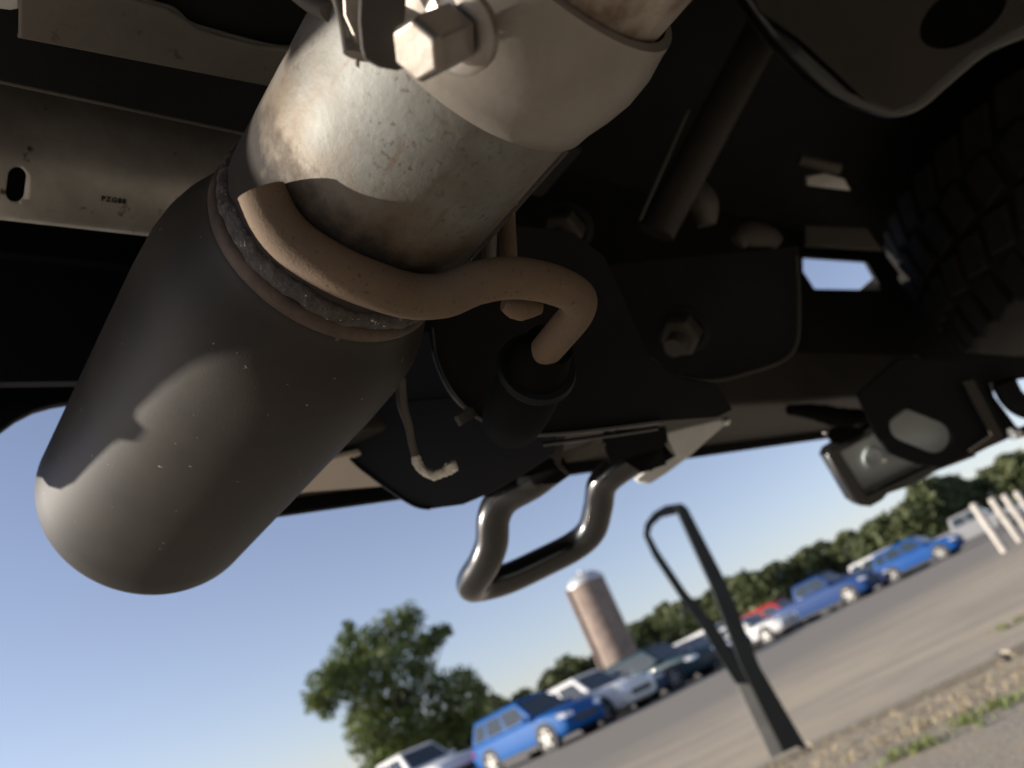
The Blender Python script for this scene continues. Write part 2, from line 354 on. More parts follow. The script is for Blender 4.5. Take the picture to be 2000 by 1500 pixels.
def leafquads(vs, fs, c, s):
    a = Vector((random.gauss(0, 1), random.gauss(0, 1), random.gauss(0, 1))).normalized(); b = a.orthogonal().normalized(); b.rotate(Matrix.Rotation(random.uniform(0, 6.28), 3, a)); d = a.cross(b); k = len(vs)
    vs += [c-b*s, c+d*s*.6, c+b*s, c-d*s*.6]; fs.append((k, k+1, k+2, k+3))
TD = 60.0
def tp(x, y, dd=0):
    r = ray(x, y); return CAM + r*((TD+dd)/hypot(r.x, r.y))
tbase = bear(843, 1500, TD); tbase = Vector((tbase.x-1.2, tbase.y, 0))
tree = tag(empty('leafy_tree', tbase), 'big loose-crowned green tree standing alone left of the silo', 'tree')
clumps = [(770, 1235, 45), (800, 1205, 30), (720, 1255, 35), (675, 1300, 45), (635, 1345, 38), (620, 1370, 25), (700, 1340, 45), (760, 1300, 50), (815, 1260, 35), (820, 1310, 30), (855, 1240, 20), (872, 1232, 13), (845, 1262, 14), (740, 1370, 50),
          (800, 1365, 40), (860, 1345, 38), (905, 1335, 33), (935, 1355, 26), (880, 1390, 42), (925, 1385, 25), (820, 1420, 45), (750, 1420, 48), (715, 1440, 38), (770, 1470, 50), (830, 1480, 45), (700, 1405, 30), (640, 1385, 20),
          (790, 1520, 45), (740, 1500, 35), (850, 1440, 34), (680, 1225, 13), (676, 1250, 18), (890, 1420, 28), (780, 1555, 35), (830, 1250, 16), (655, 1320, 30), (700, 1290, 30)]
vs = []; fs = []; K = TD/F
for (x, y, r) in clumps:
    dd = random.uniform(-2.2, 2.2); c = tp(x, y, dd); R_ = r*K*1.04
    for _ in range(int(620*(r/40)**2)+70):
        v = Vector((random.gauss(0, 1), random.gauss(0, 1), random.gauss(0, 1))).normalized()*R_*random.random()**.42
        if v.length > R_*.75 and random.random() < .4: continue
        leafquads(vs, fs, c+v, random.uniform(.13, .25))
mesh('crown', vs, fs, M_leaf, tree)
top = tp(770, 1330)
tube('trunk', [tbase+Vector((0, 0, -.2)), tbase+Vector((.1, 0, 1.2)), tp(810, 1450), tp(790, 1400), top], [.42, .34, .26, .18, .06], M_bark, tree, n=12)
for (x, y) in ((650, 1345), (720, 1260), (830, 1250), (900, 1350), (700, 1430), (870, 1240), (870, 1400), (780, 1220)):
    st = tp(812, 1455) if y > 1300 else tp(795, 1410); en = tp(x, y, random.uniform(-1.5, 1.5)); mid = (st+en)/2+Vector((0, 0, -.4))
    tube('branch', [st, mid, en], [.13, .08, .03], M_bark, tree, n=8)
# the wood behind the lot: one mass
vs = []; fs = []
def wood_h(px_t): return 0
x = -60.0
random.seed(11)
while x < 200:
    Y = 185+random.uniform(-8, 14) - max(0, x)*.28
    dist = hypot(x, Y); hh = random.uniform(11.5, 13.6)*dist/185*(1+.08*sin(x*.11)+.06*sin(x*.31)); rr = random.uniform(4.0, 6.0)
    if x < -22: hh *= .82
    if x > 70: hh *= .86
    c0 = Vector((x, Y, 0)); n = 620
    for _ in range(n):
        t = random.random()**.7; z = hh*(.06+.92*t); rad = rr*math.sqrt(max(.03, 1-(max(0, t-.35)/.65)**2.2)); a = random.uniform(0, 2*pi); q = rad*random.random()**.35
        leafquads(vs, fs, c0+Vector((q*cos(a), q*sin(a), z+random.uniform(-.5, .5))), random.uniform(.55, 1.1))
    x += random.uniform(2.4, 4.2)
tag(mesh('wood', vs, fs, M_leaf2), 'dense dark green wood along the far side of the car park', kind='stuff')
# low scrub at the feet of the wood closes it to the ground
random.seed(5)

# ------------------------------------------------------------------ silo
M_silo = mat('silo_staves', (.30, .235, .205), .85, 0, .15, noise=(.20, .155, .13), scale=.9, bump=.2, bscale=3)
M_dome = mat('silo_dome_metal', (.60, .60, .60), .55, .5, .4, noise=(.45, .45, .45), scale=1.2)
M_hoop = mat('silo_hoop_steel', (.20, .17, .15), .6, .6, .4)
SD = 128.0; sb = bear(1240, 1350, SD); sr = 3.0; sh = 17.6
silo = tag(empty('silo', sb), 'tall brown stave silo with shiny domed cap rising behind the parked cars', 'silo')
MZ = Matrix(((0, 0, 1, sb.x), (0, 1, 0, sb.y), (1, 0, 0, 0), (0, 0, 0, 1)))
lathe('shaft', [(0, sr), (sh, sr)], M_silo, silo, MZ, n=48)
lathe('dome', [(sh, sr+.12)]+[(sh+.0+sr*.62*sin(a), (sr+.1)*cos(a)) for a in [pi/2*k/10 for k in range(11)]], M_dome, silo, MZ, n=48, sharp=60)
for k in range(21):
    z = .8+k*.8; lathe('hoop', [(z, sr), (z, sr+.035), (z+.07, sr+.035), (z+.07, sr)], M_hoop, silo, MZ, n=40)
lad = []
cs = Vector((-cos(radians(20)), -sin(radians(20)), 0))
tube('chute', [sb+cs*(sr+.35)+Vector((0, 0, 1)), sb+cs*(sr+.35)+Vector((0, 0, sh+.2))], .30, M_silo, silo, n=12, sm=1)
tube('vent_cap', [sb+Vector((0, 0, sh+1.7)), sb+Vector((0, 0, sh+2.3))], .3, M_dome, silo, n=12, sm=1)

# ------------------------------------------------------------------ parked cars
M_tyre = mat('tyre_rubber', (.018, .018, .019), .8, 0, .3)
M_rim = mat('alloy_rim', (.42, .41, .39), .45, .5, .5)
M_cglass = mat('car_glass', (.025, .035, .04), .06, 0, .8)
M_head = mat('headlamp_lens', (.75, .76, .78), .12, .3, .8)
M_tail = mat('tail_lamp_lens', (.45, .015, .015), .2, 0, .6)
M_trim = mat('grey_sill_trim', (.05, .05, .052), .6, 0, .3)
def paint(n, c, metal=.0): return mat(n, c, .55, metal*.3, .2, coat=.04, noise=tuple(v*.93 for v in c), scale=1.5)
PA = dict(white=paint('white_paint', (.72, .72, .71), 0), bright_blue=paint('bright_blue_paint', (.004, .085, .30)), deep_blue=paint('deep_blue_paint', (.012, .035, .18)), silver=paint('silver_paint', (.55, .55, .55), .5),
          steel=paint('steel_blue_paint', (.08, .12, .20)), grey=paint('grey_paint', (.26, .26, .27)), teal=paint('dark_teal_paint', (.02, .045, .06)), black=paint('black_paint', (.012, .013, .017)), red=paint('red_paint', (.42, .015, .02)), navy=paint('navy_paint', (.014, .022, .07)), blue=paint('mid_blue_paint', (.008, .042, .16)), far_blue=paint('far_blue_paint', (.005, .07, .27)))
TYPES = {  # stations x: front..rear ; length, width, belt z, roof z, hood z, cabin (x front base, x front top, x rear top, x rear base)
    'suv': dict(L=4.6, W=1.86, belt=1.02, roof=1.68, hood=1.02, cab=(1.05, .35, -1.85, -2.12), wr=.36, wb=1.35),
    'sedan': dict(L=4.75, W=1.82, belt=.93, roof=1.44, hood=.90, cab=(1.0, .25, -1.15, -1.75), wr=.33, wb=1.38),
    'pickup': dict(L=5.6, W=1.95, belt=1.18, roof=1.86, hood=1.14, cab=(1.25, .65, -.95, -1.1), wr=.39, wb=1.75),
    'van': dict(L=4.9, W=1.9, belt=1.10, roof=1.85, hood=1.0, cab=(1.35, .6, -2.15, -2.4), wr=.35, wb=1.45)}
def soft(o, w):
    b = o.modifiers.new('bevel', 'BEVEL'); b.width = w; b.segments = 3; b.limit_method = 'ANGLE'; b.angle_limit = radians(25); b.use_clamp_overlap = True
    for p in o.data.polygons: p.use_smooth = True
    return o
def make_car(kind, pm, roofm=None):
    t = TYPES[kind]; hl = t['L']/2; hw = t['W']/2; wr = t['wr']; belt = t['belt']; wb = t['wb']
    root = empty('parked_car', (0, 0, 0))
    # body: lofted sections along x (front = +x)
    rear_deck = belt if kind in ('suv', 'van') else (belt+.02 if kind == 'pickup' else belt+.03)
    st = [(hl, .42, t['hood']*.62, .74), (hl-.06, .28, t['hood']*.80, .88), (hl-.35, .22, t['hood']*.93, .96), (t['cab'][0]+.15, .22, t['hood'], 1), (t['cab'][0]-.3, .22, belt, 1), (0, .22, belt, 1), (t['cab'][3]+.2, .22, belt, 1), (-hl+.3, .24, rear_deck, .98), (-hl+.06, .32, rear_deck-.05, .94), (-hl, .42, rear_deck-.16, .86)]
    vs = []; fs = []
    for x, zb, zt, k in st:
        w = hw*k; m_ = zb+(zt-zb)*.45
        sec = [(-w*.88, zb), (-w, zb+.12), (-w*1.0, m_), (-w*.97, zt-.10), (-w*.90, zt-.02), (0, zt+.02), (w*.90, zt-.02), (w*.97, zt-.10), (w, m_), (w, zb+.12), (w*.88, zb)]
        vs += [(x, a, b) for a, b in sec]
    n = 11
    for i in range(len(st)-1):
        for k in range(n): fs.append((i*n+k, i*n+(k+1) % n, (i+1)*n+(k+1) % n, (i+1)*n+k))
    fs += [tuple(range(n)), tuple((len(st)-1)*n+k for k in range(n))]
    soft(mesh('body', vs, fs, pm, root, smooth=radians(60)), .05)
    # cabin frame and windows
    c = t['cab']; zb = belt-.02; zr = t['roof']; wt = hw*.74; wbm = hw*.93
    q = [(c[0], -wbm, zb), (c[0], wbm, zb), (c[3], wbm, zb), (c[3], -wbm, zb), (c[1], -wt, zr-.06), (c[1], wt, zr-.06), (c[2], wt, zr-.06), (c[2], -wt, zr-.06)]
    soft(mesh('cabin', q, [(0, 1, 5, 4), (1, 2, 6, 5), (2, 3, 7, 6), (3, 0, 4, 7), (4, 5, 6, 7), (3, 2, 1, 0)], pm, root), .04)
    rx0, rx1 = c[1]+.02, c[2]-.02
    rv = [(rx0+.03, -wt-.01, zr-.055), (rx0+.03, wt+.01, zr-.055), (rx1-.03, wt+.01, zr-.055), (rx1-.03, -wt-.01, zr-.055), (rx0-.15, -wt*.85, zr), (rx0-.15, wt*.85, zr), (rx1+.15, wt*.85, zr-.01), (rx1+.15, -wt*.85, zr-.01)]
    mesh('roof', rv, [(0, 1, 5, 4), (1, 2, 6, 5), (2, 3, 7, 6), (3, 0, 4, 7), (4, 5, 6, 7), (3, 2, 1, 0)], roofm or pm, root)
    def pane(a, b, cc, d, name, m=M_cglass):
        a, b, cc, d = map(Vector, (a, b, cc, d)); nn = (b-a).cross(d-a).normalized(); mid = (a+b+cc+d)/4
        if nn.dot(mid-Vector((mid.x*.5, 0, 1.0))) < 0: nn = -nn
        P = [p+nn*.012 for p in (a, b, cc, d)]+[p-nn*.004 for p in (a, b, cc, d)]
        mesh(name, P, [(0, 1, 2, 3), (4, 5, 6, 7), (0, 1, 5, 4), (1, 2, 6, 5), (2, 3, 7, 6), (3, 0, 4, 7)], m, root)
    def face(i0, i1, i2, i3, s0, s1, t0, t1):
        a, b, cc, d = (Vector(q[i]) for i in (i0, i1, i2, i3))
        f = lambda s, tt: (a*(1-s)+b*s)*(1-tt)+(d*(1-s)+cc*s)*tt
        return f(s0, t0), f(s1, t0), f(s1, t1), f(s0, t1)
    pane(*face(0, 1, 5, 4, .06, .94, .1, .93), 'windshield')
    pane(*face(2, 3, 7, 6, .1, .9, .25, .9), 'rear_window')
    spl = [(.07, .40), (.44, .72), (.76, .95)] if kind in ('suv', 'van') else [(.10, .50), (.54, .90)]
    for s0, s1 in spl:
        pane(*face(1, 2, 6, 5, s0, s1, .12, .86), 'side_window'); pane(*face(0, 3, 7, 4, s0, s1, .12, .86), 'side_window')
    # sill, lamps, bumpers
    for s in (-1, 1):
        mesh('sill', [(a, s*(hw-.02)+b, z) for a in (-wb+.45, wb-.45) for b in (-.03, .03) for z in (.2, .34)], [(0, 1, 3, 2), (4, 5, 7, 6), (0, 1, 5, 4), (2, 3, 7, 6), (0, 2, 6, 4), (1, 3, 7, 5)], M_trim, root)
        hz = t['hood']*.70
        mesh('headlight', [(hl-.30, s*hw*.945, hz), (hl-.03, s*hw*.84, hz-.05), (hl+.012, s*hw*.50, hz-.04), (hl-.27, s*hw*.96, hz+.13), (hl-.07, s*hw*.84, hz+.10), (hl-.02, s*hw*.50, hz+.07), (hl-.2, s*hw*.6, hz)], [(0, 1, 4, 3), (1, 2, 5, 4), (3, 4, 5), (0, 1, 2), (0, 6, 2), (3, 6, 5), (0, 3, 6), (2, 5, 6)], M_head, root)
        tz = belt-.34
        mesh('taillight', [(-hl-.012, s*hw*.62, tz), (-hl-.012, s*hw*.86, tz), (-hl+.25, s*hw*.995, tz+.02), (-hl-.0, s*hw*.62, tz+.22), (-hl+.02, s*hw*.88, tz+.22), (-hl+.25, s*hw*.985, tz+.20), (-hl+.2, s*hw*.7, tz+.1)], [(0, 1, 4, 3), (1, 2, 5, 4), (3, 4, 5), (0, 1, 2), (0, 6, 3), (2, 6, 5), (0, 2, 6), (3, 5, 6)], M_tail, root)
        mesh('mirror', [(c[0]-.28+a, s*(hw+b), belt+z) for a in (0, .12) for b in (.0, .17) for z in (0, .13)], [(0, 1, 3, 2), (4, 5, 7, 6), (0, 1, 5, 4), (2, 3, 7, 6), (0, 2, 6, 4), (1, 3, 7, 5)], pm, root)
    mesh('grille', [(hl+.008, y, z) for y, z in ((-.45, .45), (.45, .45), (.5, t['hood']*.62-.02), (-.5, t['hood']*.62-.02))]+[(hl-.05, y, z) for y, z in ((-.45, .45), (.45, .45), (.5, t['hood']*.62-.02), (-.5, t['hood']*.62-.02))], [(0, 1, 2, 3), (4, 5, 6, 7), (0, 1, 5, 4), (1, 2, 6, 5), (2, 3, 7, 6), (3, 0, 4, 7)], M_trim, root)
    if kind == 'pickup':
        mesh('bed_liner', [(a, b, z) for a in (-hl+.1, c[3]-.1) for b in (-hw*.8, hw*.8) for z in (rear_deck+.01, rear_deck+.035)], [(0, 1, 3, 2), (4, 5, 7, 6), (0, 1, 5, 4), (2, 3, 7, 6), (0, 2, 6, 4), (1, 3, 7, 5)], M_trim, root)
    # wheels
    for sx in (wb, -wb):
        for s in (-1, 1):
            Mw = Matrix.Translation((sx, s*(hw-.10), wr)) @ Matrix.Rotation(s*pi/2, 4, 'Z')
            lathe('wheel_arch', [(.085, wr+.07), (.105, wr+.07), (.105, .05)], M_trim, root, Mw @ Matrix.Translation((0, 0, .02)), n=28)
            ty = lathe('wheel', [(-.10, wr*.6), (-.10, wr*.95), (-.07, wr), (.09, wr), (.115, wr*.94), (.118, wr*.72)], M_tyre, root, Mw, n=32, close=True)
            rim = lathe('rim', [(.119, wr*.74), (.124, wr*.70), (.10, wr*.62), (.095, wr*.2), (.125, .06), (.125, .0)], M_trim, ty, Mw, n=24)
            rim.data.materials.clear(); rim.data.materials.append(M_rim)
            for k in range(5):
                a = 2*pi*k/5+.3; d = Vector((0, cos(a), sin(a))); e = Vector((0, -sin(a), cos(a)))
                P = [d*.04+e*.05, d*.04-e*.05, d*wr*.70-e*.035, d*wr*.70+e*.035]
                mesh('spoke', [p+Vector((.128, 0, 0)) for p in P]+[p+Vector((.10, 0, 0)) for p in P], [(0, 1, 2, 3), (4, 5, 6, 7), (0, 1, 5, 4), (1, 2, 6, 5), (2, 3, 7, 6), (3, 0, 4, 7)], M_rim, ty, Mw)
    return root
GR = 'cars parked in a row across the lot'
def put_car(kind, col, px, py, dist, head, label, cat='car', roofm=None, wheel=True):
    """pixel (px,py) and distance of the near front wheel; head = compass of its nose, degrees right of away"""
    t = TYPES[kind]; o = make_car(kind, PA[col], roofm); w = bear(px, py, dist); h = radians(head)
    d = Vector((sin(h), cos(h), 0)); side = Vector((d.y, -d.x, 0))   # right-hand side
    o.location = w - d*t['wb'] - (side if side.y < 0 else -side)*(t['W']/2-.1)
    o.rotation_euler = (0, 0, atan2(d.y, d.x)); tag(o, label, cat, GR)
    return o
HD = 130
put_car('pickup', 'white', 838, 1556, 28.5, 130, 'white pickup at the lower frame edge, leftmost of the row, behind the bright blue hatchback', 'pickup')
put_car('suv', 'bright_blue', 1079, 1458, 25.0, HD, 'bright blue hatchback nearest the lone tree, its sunlit side facing out', 'car')
put_car('suv', 'white', 1193, 1403, 27.0, HD, 'white hatchback with one pale wheel showing, right of the bright blue one', 'car')
put_car('sedan', 'steel', 1262, 1370, 30.0, HD, 'steel blue saloon in front of the silo foot', 'car')
put_car('suv', 'teal', 1328, 1337, 29.5, HD, 'dark teal hatchback with bright wheel just right of the silo foot', 'car')
put_car('sedan', 'navy', 1402, 1304, 33.5, HD, 'navy saloon seen between the silo and the hoop post', 'car')
put_car('van', 'white', 1440, 1287, 44.0, 130, 'white van mostly hidden behind the hoop post', 'van')
put_car('sedan', 'silver', 1503, 1250, 38.5, 130, 'silver saloon just right of the hoop post', 'car')
put_car('sedan', 'steel', 1474, 1266, 41.0, 130, 'steel blue saloon seen right behind the hoop post', 'car')
put_car('suv', 'red', 1566, 1222, 45.0, 130, 'red car half hidden by the blue pickup', 'car')
put_car('pickup', 'blue', 1668, 1175, 43.0, 130, 'blue pickup with empty bed beside the red car', 'pickup')
put_car('sedan', 'navy', 1716, 1153, 48.0, 128, 'navy saloon between the blue pickup and the low teal car', 'car')
put_car('sedan', 'teal', 1762, 1132, 50.0, 128, 'low dark teal saloon in front of the white rounded van', 'car')
put_car('van', 'white', 1800, 1112, 53.0, 118, 'white rounded van seen behind the low teal saloon and the far blue car', 'van')
put_car('suv', 'far_blue', 1850, 1098, 47.0, 126, 'blue hatchback left of the grey pickup at the right', 'car')
put_car('pickup', 'grey', 1980, 1036, 54.0, 120, 'grey pickup behind the white posts at the right edge', 'pickup')
# bollards
M_bol = mat('white_post_paint', (.48, .45, .41), .7, 0, .2, noise=(.38, .35, .31), scale=6)
for (bx, by, d), lab in zip(((1957, 1068, 17.5), (1990, 1052, 19.5), (2013, 1042, 21.5), (2035, 1032, 23.5)), ('white steel bollard, leftmost of the row at the right edge', 'white steel bollard, second from left at the right edge', 'white steel bollard, third from left at the right edge', 'white steel bollard cut by the right edge, last of its row')):
    p = bear(bx, by, d); b = tag(empty('bollard', p), lab, 'bollard', 'white bollards at the lot edge')
    tube('post', [p, p+Vector((0, 0, .94))], .07, M_bol, b, n=16, sm=1)
    MZb = Matrix(((0, 0, 1, p.x), (0, 1, 0, p.y), (1, 0, 0, .94), (0, 0, 0, 1)))
    lathe('cap', [(0, .073), (.02, .073), (.05, .05), (.062, .0)], M_bol, b, MZb, n=16)

# ------------------------------------------------------------------ hoop post by the kerb
M_post = mat('dark_green_black_paint', (.007, .009, .009), .5, 0, .3, noise=(.010, .012, .012), scale=12, bump=.05, bscale=60)
M_panel = mat('lit_grey_panel', (.24, .235, .21), .6, 0, .3, noise=(.18, .175, .16), scale=10)  # lighter grey stands for light on the post's left face
PY = 4.06
pb = ony(1545, 1465, PY); pb.z = 0
hp = tag(empty('hoop_post', pb), 'tall dark tapering post with a bent strip loop, standing in the verge', 'post')
def py_(l, Y=PY): return [ony(x, y, Y) for x, y in l]
slab('upright', py_([(1574, 1458), (1482, 1300), (1420, 1142), (1343, 994), (1332, 985), (1318, 992), (1386, 1142), (1446, 1302), (1534, 1480)]), .05, M_post, hp, bev=.004)
strip_out = [(1331, 984), (1300, 988), (1276, 1002), (1260, 1024), (1257, 1046), (1275, 1086), (1330, 1170), (1374, 1232), (1404, 1284), (1438, 1336)]
strip_in = [(1468, 1336), (1436, 1282), (1398, 1222), (1340, 1156), (1286, 1076), (1269, 1044), (1274, 1026), (1292, 1010), (1322, 1003)]
slab('loop_strip', py_(strip_out+strip_in), .03, M_post, hp, bev=.002)
slab('lit_side', py_([(1438, 1337), (1470, 1337), (1542, 1488), (1512, 1496)], PY+.012), .02, M_panel, hp, bev=.002)  # lit lower left side of the post, painted as a paler slab

# ------------------------------------------------------------------ the truck overhead
trk = tag(empty('pickup_truck', T(.8, -1.5, 0)), 'underside of a dark pickup parked overhead, with exhaust tail pipe, tow loop and bumper brackets', 'pickup')
AXI = Vector((sin(radians(-48.93))*cos(radians(1.37)), cos(radians(-48.93))*cos(radians(1.37)), sin(radians(1.37))))
C0 = ond(649, 466, .3043)
ME = frame(C0, AXI)
e1 = AXI.cross(ZX).normalized(); e2 = AXI.cross(e1)
def onring(l, r, t): return C0 + AXI*l + (e1*cos(radians(t))+e2*sin(radians(t)))*r
# exhaust
pipe = lathe('tail_pipe', [(-.105, .0425), (-.105, .0445), (-.06, .0445), (-.02, .0445), (-.004, .0445)], M_pipe, trk, ME, n=128)
band = lathe('pipe_sleeve', [(-.0955, .0447), (-.0965, .0458), (-.101, .0463), (-.108, .0480), (-.116, .0492), (-.124, .0488), (-.131, .0470), (-.135, .0463), (-.1355, .0435)], M_band, pipe, ME, n=128, sharp=60)
up = lathe('upper_pipe', [(-.133, .0425), (-.16, .0425), (-.2, .043), (-.45, .045)], M_pipe2, pipe, ME, n=96)
# weld ring at the tip's mouth
def ringmesh(name, x0, x1, r0, rt, m, amp, parent, nx=10, n=220):
    vs = []; fs = []
    for i in range(nx+1):
        a = pi*i/nx; x = x0+(x1-x0)*(.5-.5*cos(a))
        for k in range(n):
            t = 2*pi*k/n; w = 1+amp*(sin(37*t)+.7*sin(71*t+1)+.6*random.uniform(-1, 1))
            r = r0+rt*sin(a)*w; vs.append((x+.0006*sin(9*t)+.0004*sin(23*t), r*cos(t), r*sin(t)))
    for i in range(nx):
        for k in range(n): fs.append((i*n+k, i*n+(k+1) % n, (i+1)*n+(k+1) % n, (i+1)*n+k))
    return mesh(name, vs, fs, m, parent, ME, smooth=3.2)
ringmesh('weld_bead', -.0125, -.0035, .0440, .0024, M_ring, .10, pipe)
tip = lathe('exhaust_tip', [(.0005, .0443), (.0012, .0457), (.0045, .0464), (.009, .0480), (.015, .0508), (.022, .0538), (.030, .0560), (.040, .0574), (.06, .0581), (.13, .0580), (.205, .0578), (.2190, .0578), (.2225, .0570), (.2235, .0560), (.2225, .0550), (.21, .0548), (.06, .0548), (.02, .05)], M_tip, trk, ME, n=160, sharp=70)
lathe('tip_lip', [(-.0046, .0443), (-.0044, .0458), (-.0022, .0468), (.0008, .0469), (.0024, .0461)], M_lip, tip, ME, n=128, sharp=60)
# seam on the tail pipe
def seam(t0, l0, l1, w=.0006):
    P = [onring(l0+(l1-l0)*k/10, .0446, t0) for k in range(11)]; return tube('seam', P, w, M_ring, pipe, n=8, sm=1)
seam(62, -.0950, -.030, .0011)
# hanger rod
rod_pts = [onring(-.0345, .0507, 161), onring(-.0315, .051, 151), onring(-.0305, .0512, 140), onring(-.0315, .0512, 125), onring(-.0325, .0512, 110), onring(-.0325, .0515, 95), ond(868, 577, .266), ond(930, 553, .268), ond(1000, 543, .272), ond(1070, 553, .278), ond(1125, 578, .286), ond(1128, 608, .295), ond(1100, 645, .308), ond(1040, 715, .335)]
rod = tube('hanger_rod', rod_pts, [.0074, .0076, .0077, .0077, .0077, .0077, .0075, .0074, .0073, .0071, .0068, .0064, .0066, .0066], M_rust, trk, n=36, sm=8, jitter=.012)
tube('weld_blob', [ond(985, 588, .285), ond(1015, 597, .287), ond(1055, 598, .290)], [.0035, .0055, .003], M_rust, rod, n=14, jitter=.08)
# rear hanger legs
h2 = tube('hanger_leg', [ond(990, 350, .33), ond(990, 420, .33), ond(993, 480, .33), ond(995, 530, .33)], .0032*1.1, M_rust, trk, n=16, jitter=.03)
tube('hanger_leg', [ond(962, 380, .325), ond(957, 450, .325), ond(955, 530, .325)], .0030, M_beam, trk, n=16, jitter=.02)
# clamp bolt on the sleeve
bc = onring(-.112, .0505, 139)
tocam = (CAM-bc).normalized()
ub = (ond(850, 70, .18)-ond(790, 95, .172)); 
bdir = (ond(790, 108, .174)-ond(895, 62, .188)).normalized()
def hexprism(name, c, d, r, h, m, parent, ch=.12, n=6, rot=0):
    Mx = frame(c, d, UP) @ Matrix.Rotation(rot, 4, 'X'); prof = [(0, r*.97), (h*.04, r), (h*(1-ch), r), (h, r*.86)]
    vs = [(x, rr*cos(2*pi*k/n), rr*sin(2*pi*k/n)) for x, rr in prof for k in range(n)]
    fs = [(i*n+k, i*n+(k+1) % n, (i+1)*n+(k+1) % n, (i+1)*n+k) for i in range(3) for k in range(n)]+[tuple(range(n)), tuple(3*n+k for k in range(n))]
    return mesh(name, vs, fs, m, parent, Mx)
bolt = hexprism('clamp_bolt', ond(884, 68, .1855), bdir, .0072, .0150, M_bolt, band, rot=.15)
bm_ = bolt.modifiers.new('bevel', 'BEVEL'); bm_.width = .0005; bm_.segments = 2
lathe('washer', [(-.0032, .004), (-.0032, .0098), (-.0005, .0100), (.0002, .0090), (.0002, .004)], M_bolt, bolt, frame(ond(892, 65, .1865), bdir, UP), n=48)
tube('bolt_shank', [ond(905, 58, .190), ond(850, 82, .180)], .0036, M_bolt, bolt, n=20, sm=1)
earn = bdir
ep = ond(745, 80, .186)
ear = slab('clamp_ear', pplane([(705, -60), (700, 40), (705, 95), (712, 118), (740, 132), (775, 138), (800, 130), (800, 90), (790, 40), (795, -20), (840, -70)], ep, -ray(745, 80).normalized()), .0022, M_brown, band, bev=.0006)
slab('clamp_ear', pplane([(668, -60), (672, 30), (690, 70), (693, 128), (702, 134), (704, 100), (712, 60), (760, -20), (780, -70)], ond(700, 60, .196), -ray(700, 60).normalized()), .0020, M_bolt, band, bev=.0006)
tube('strap', [ond(640, -60, .21), ond(672, -10, .205), ond(690, 50, .200), ond(700, 110, .197)], .0042, M_band, band, n=16, flat=.35)
tube('strap', [ond(560, -40, .24), ond(620, 8, .23), ond(662, 28, .222)], .006, M_beam, trk, n=18, flat=.5)

# body overhead
tbox('bed_floor', -.30, 1.95, -3.6, .415, 1.06, 1.10, M_dark, trk)
tbox('bed_rear_sill', -.262, 1.08, .415, .50, 1.06, 1.10, M_dark, trk)
tbox('bed_side', -.34, -.30, -3.6, .50, .88, 1.5, M_blue, trk, bev=.004)
tbox('bed_side', 1.95, 1.99, -3.6, .42, .80, 1.5, M_blue, trk, bev=.004)
# bumper skin with the exhaust arch and rounded corner, plane v = .5
def uv5(l): return [T(u, .5, z) for u, z in l]
slab('bumper_skin', uv5([(-.268, 1.10), (-.267, .90), (-.2655, .845), (-.262, .825), (-.2575, .8115), (-.250, .803), (-.238, .7985), (-.222, .7965), (-.2018, .794), (-.175, .7865), (-.1458, .7778), (-.1375, .7735), (-.1340, .7680), (-.127, .7655), (-.1207, .7672), (-.112, .7655), (-.0847, .7575), (-.060, .7500), (-.0423, .7472), (-.028, .7495), (-.0179, .7543), (.015, .7565), (.060, .7600), *[(lambda p: (p.dot(AX), p.z))(onv(x, y, .5)) for x, y in ((-60, 905), (-25, 866), (0, 846), (30, 824), (65, 806), (100, 796), (135, 790), (180, 786))], (.19, .809), (.215, .802), (.236, .788), (.250, .765), (.258, .732), (1.07, .732), (1.07, 1.10)]), .006, M_blue, trk, bev=.0015)
tbox('bumper_beam', .262, 1.80, .405, .507, .722, .80, M_brown, trk, bev=.004)
tbox('beam_flange', .27, 1.79, .508, .513, .712, .79, M_black, trk)
tbox('lower_side_panel', -.33, -.30, -3.6, -.45, .52, .88, M_blue, trk, bev=.004)  # out of view, added to block light bouncing in under the truck
tbox('lower_side_panel', 1.95, 1.98, -3.6, -.45, .52, .80, M_blue, trk, bev=.004)
slab('bumper_valance', pz([(560, 963), (600, 957), (745, 946), (790, 938), (700, 880), (650, 892), (600, 920)], .716), .004, M_val, trk, bev=.001)
# inner panel with the gap the sky shows through
hole = pv([(1566, 503), (1690, 512), (1703, 535), (1722, 568), (1588, 566), (1566, 532)], .41)
slab('inner_rear_panel', [T(.25, .41, .80), T(1.95, .41, .80), T(1.95, .41, 1.06), T(.25, .41, 1.06)], .006, M_dark, trk, holes=[hole])
bpy.context.view_layer.update()
# left cross members
slab('bracket_plate', pz([(36, 66), (34, 70), (540, 168), (566, 160), (640, 60), (580, 97), (500, 88), (430, 70), (385, 55), (355, 32), (320, 14), (250, -6), (38, -46)], .78), .003, M_plate, trk, bev=.0008)
slab('upper_plate', pz([(300, -80), (300, 8), (345, 24), (375, 50), (430, 66), (500, 84), (590, 94), (760, 60), (900, -80)], .786), .003, M_dark, trk, bev=.001)
tube('plate_lip', pz([(150, -34), (300, 7), (340, 20), (372, 47), (430, 65), (500, 84), (548, 93), (590, 92)], .781), .0011, M_beam, trk, n=10)
slab('body_panel_edge', pz([(-60, -60), (36, -60), (36, 13), (20, 16), (-60, 6)], .80), .003, M_white, trk, bev=.0008)
tbox('frame_rail', -.16, .40, .205, .252, .81, .93, M_dark, trk, bev=.003)
tube('rail_lip', [T(-.1, .251, .811), T(.35, .251, .811)], .0011, M_beam, trk, n=8, sm=1)
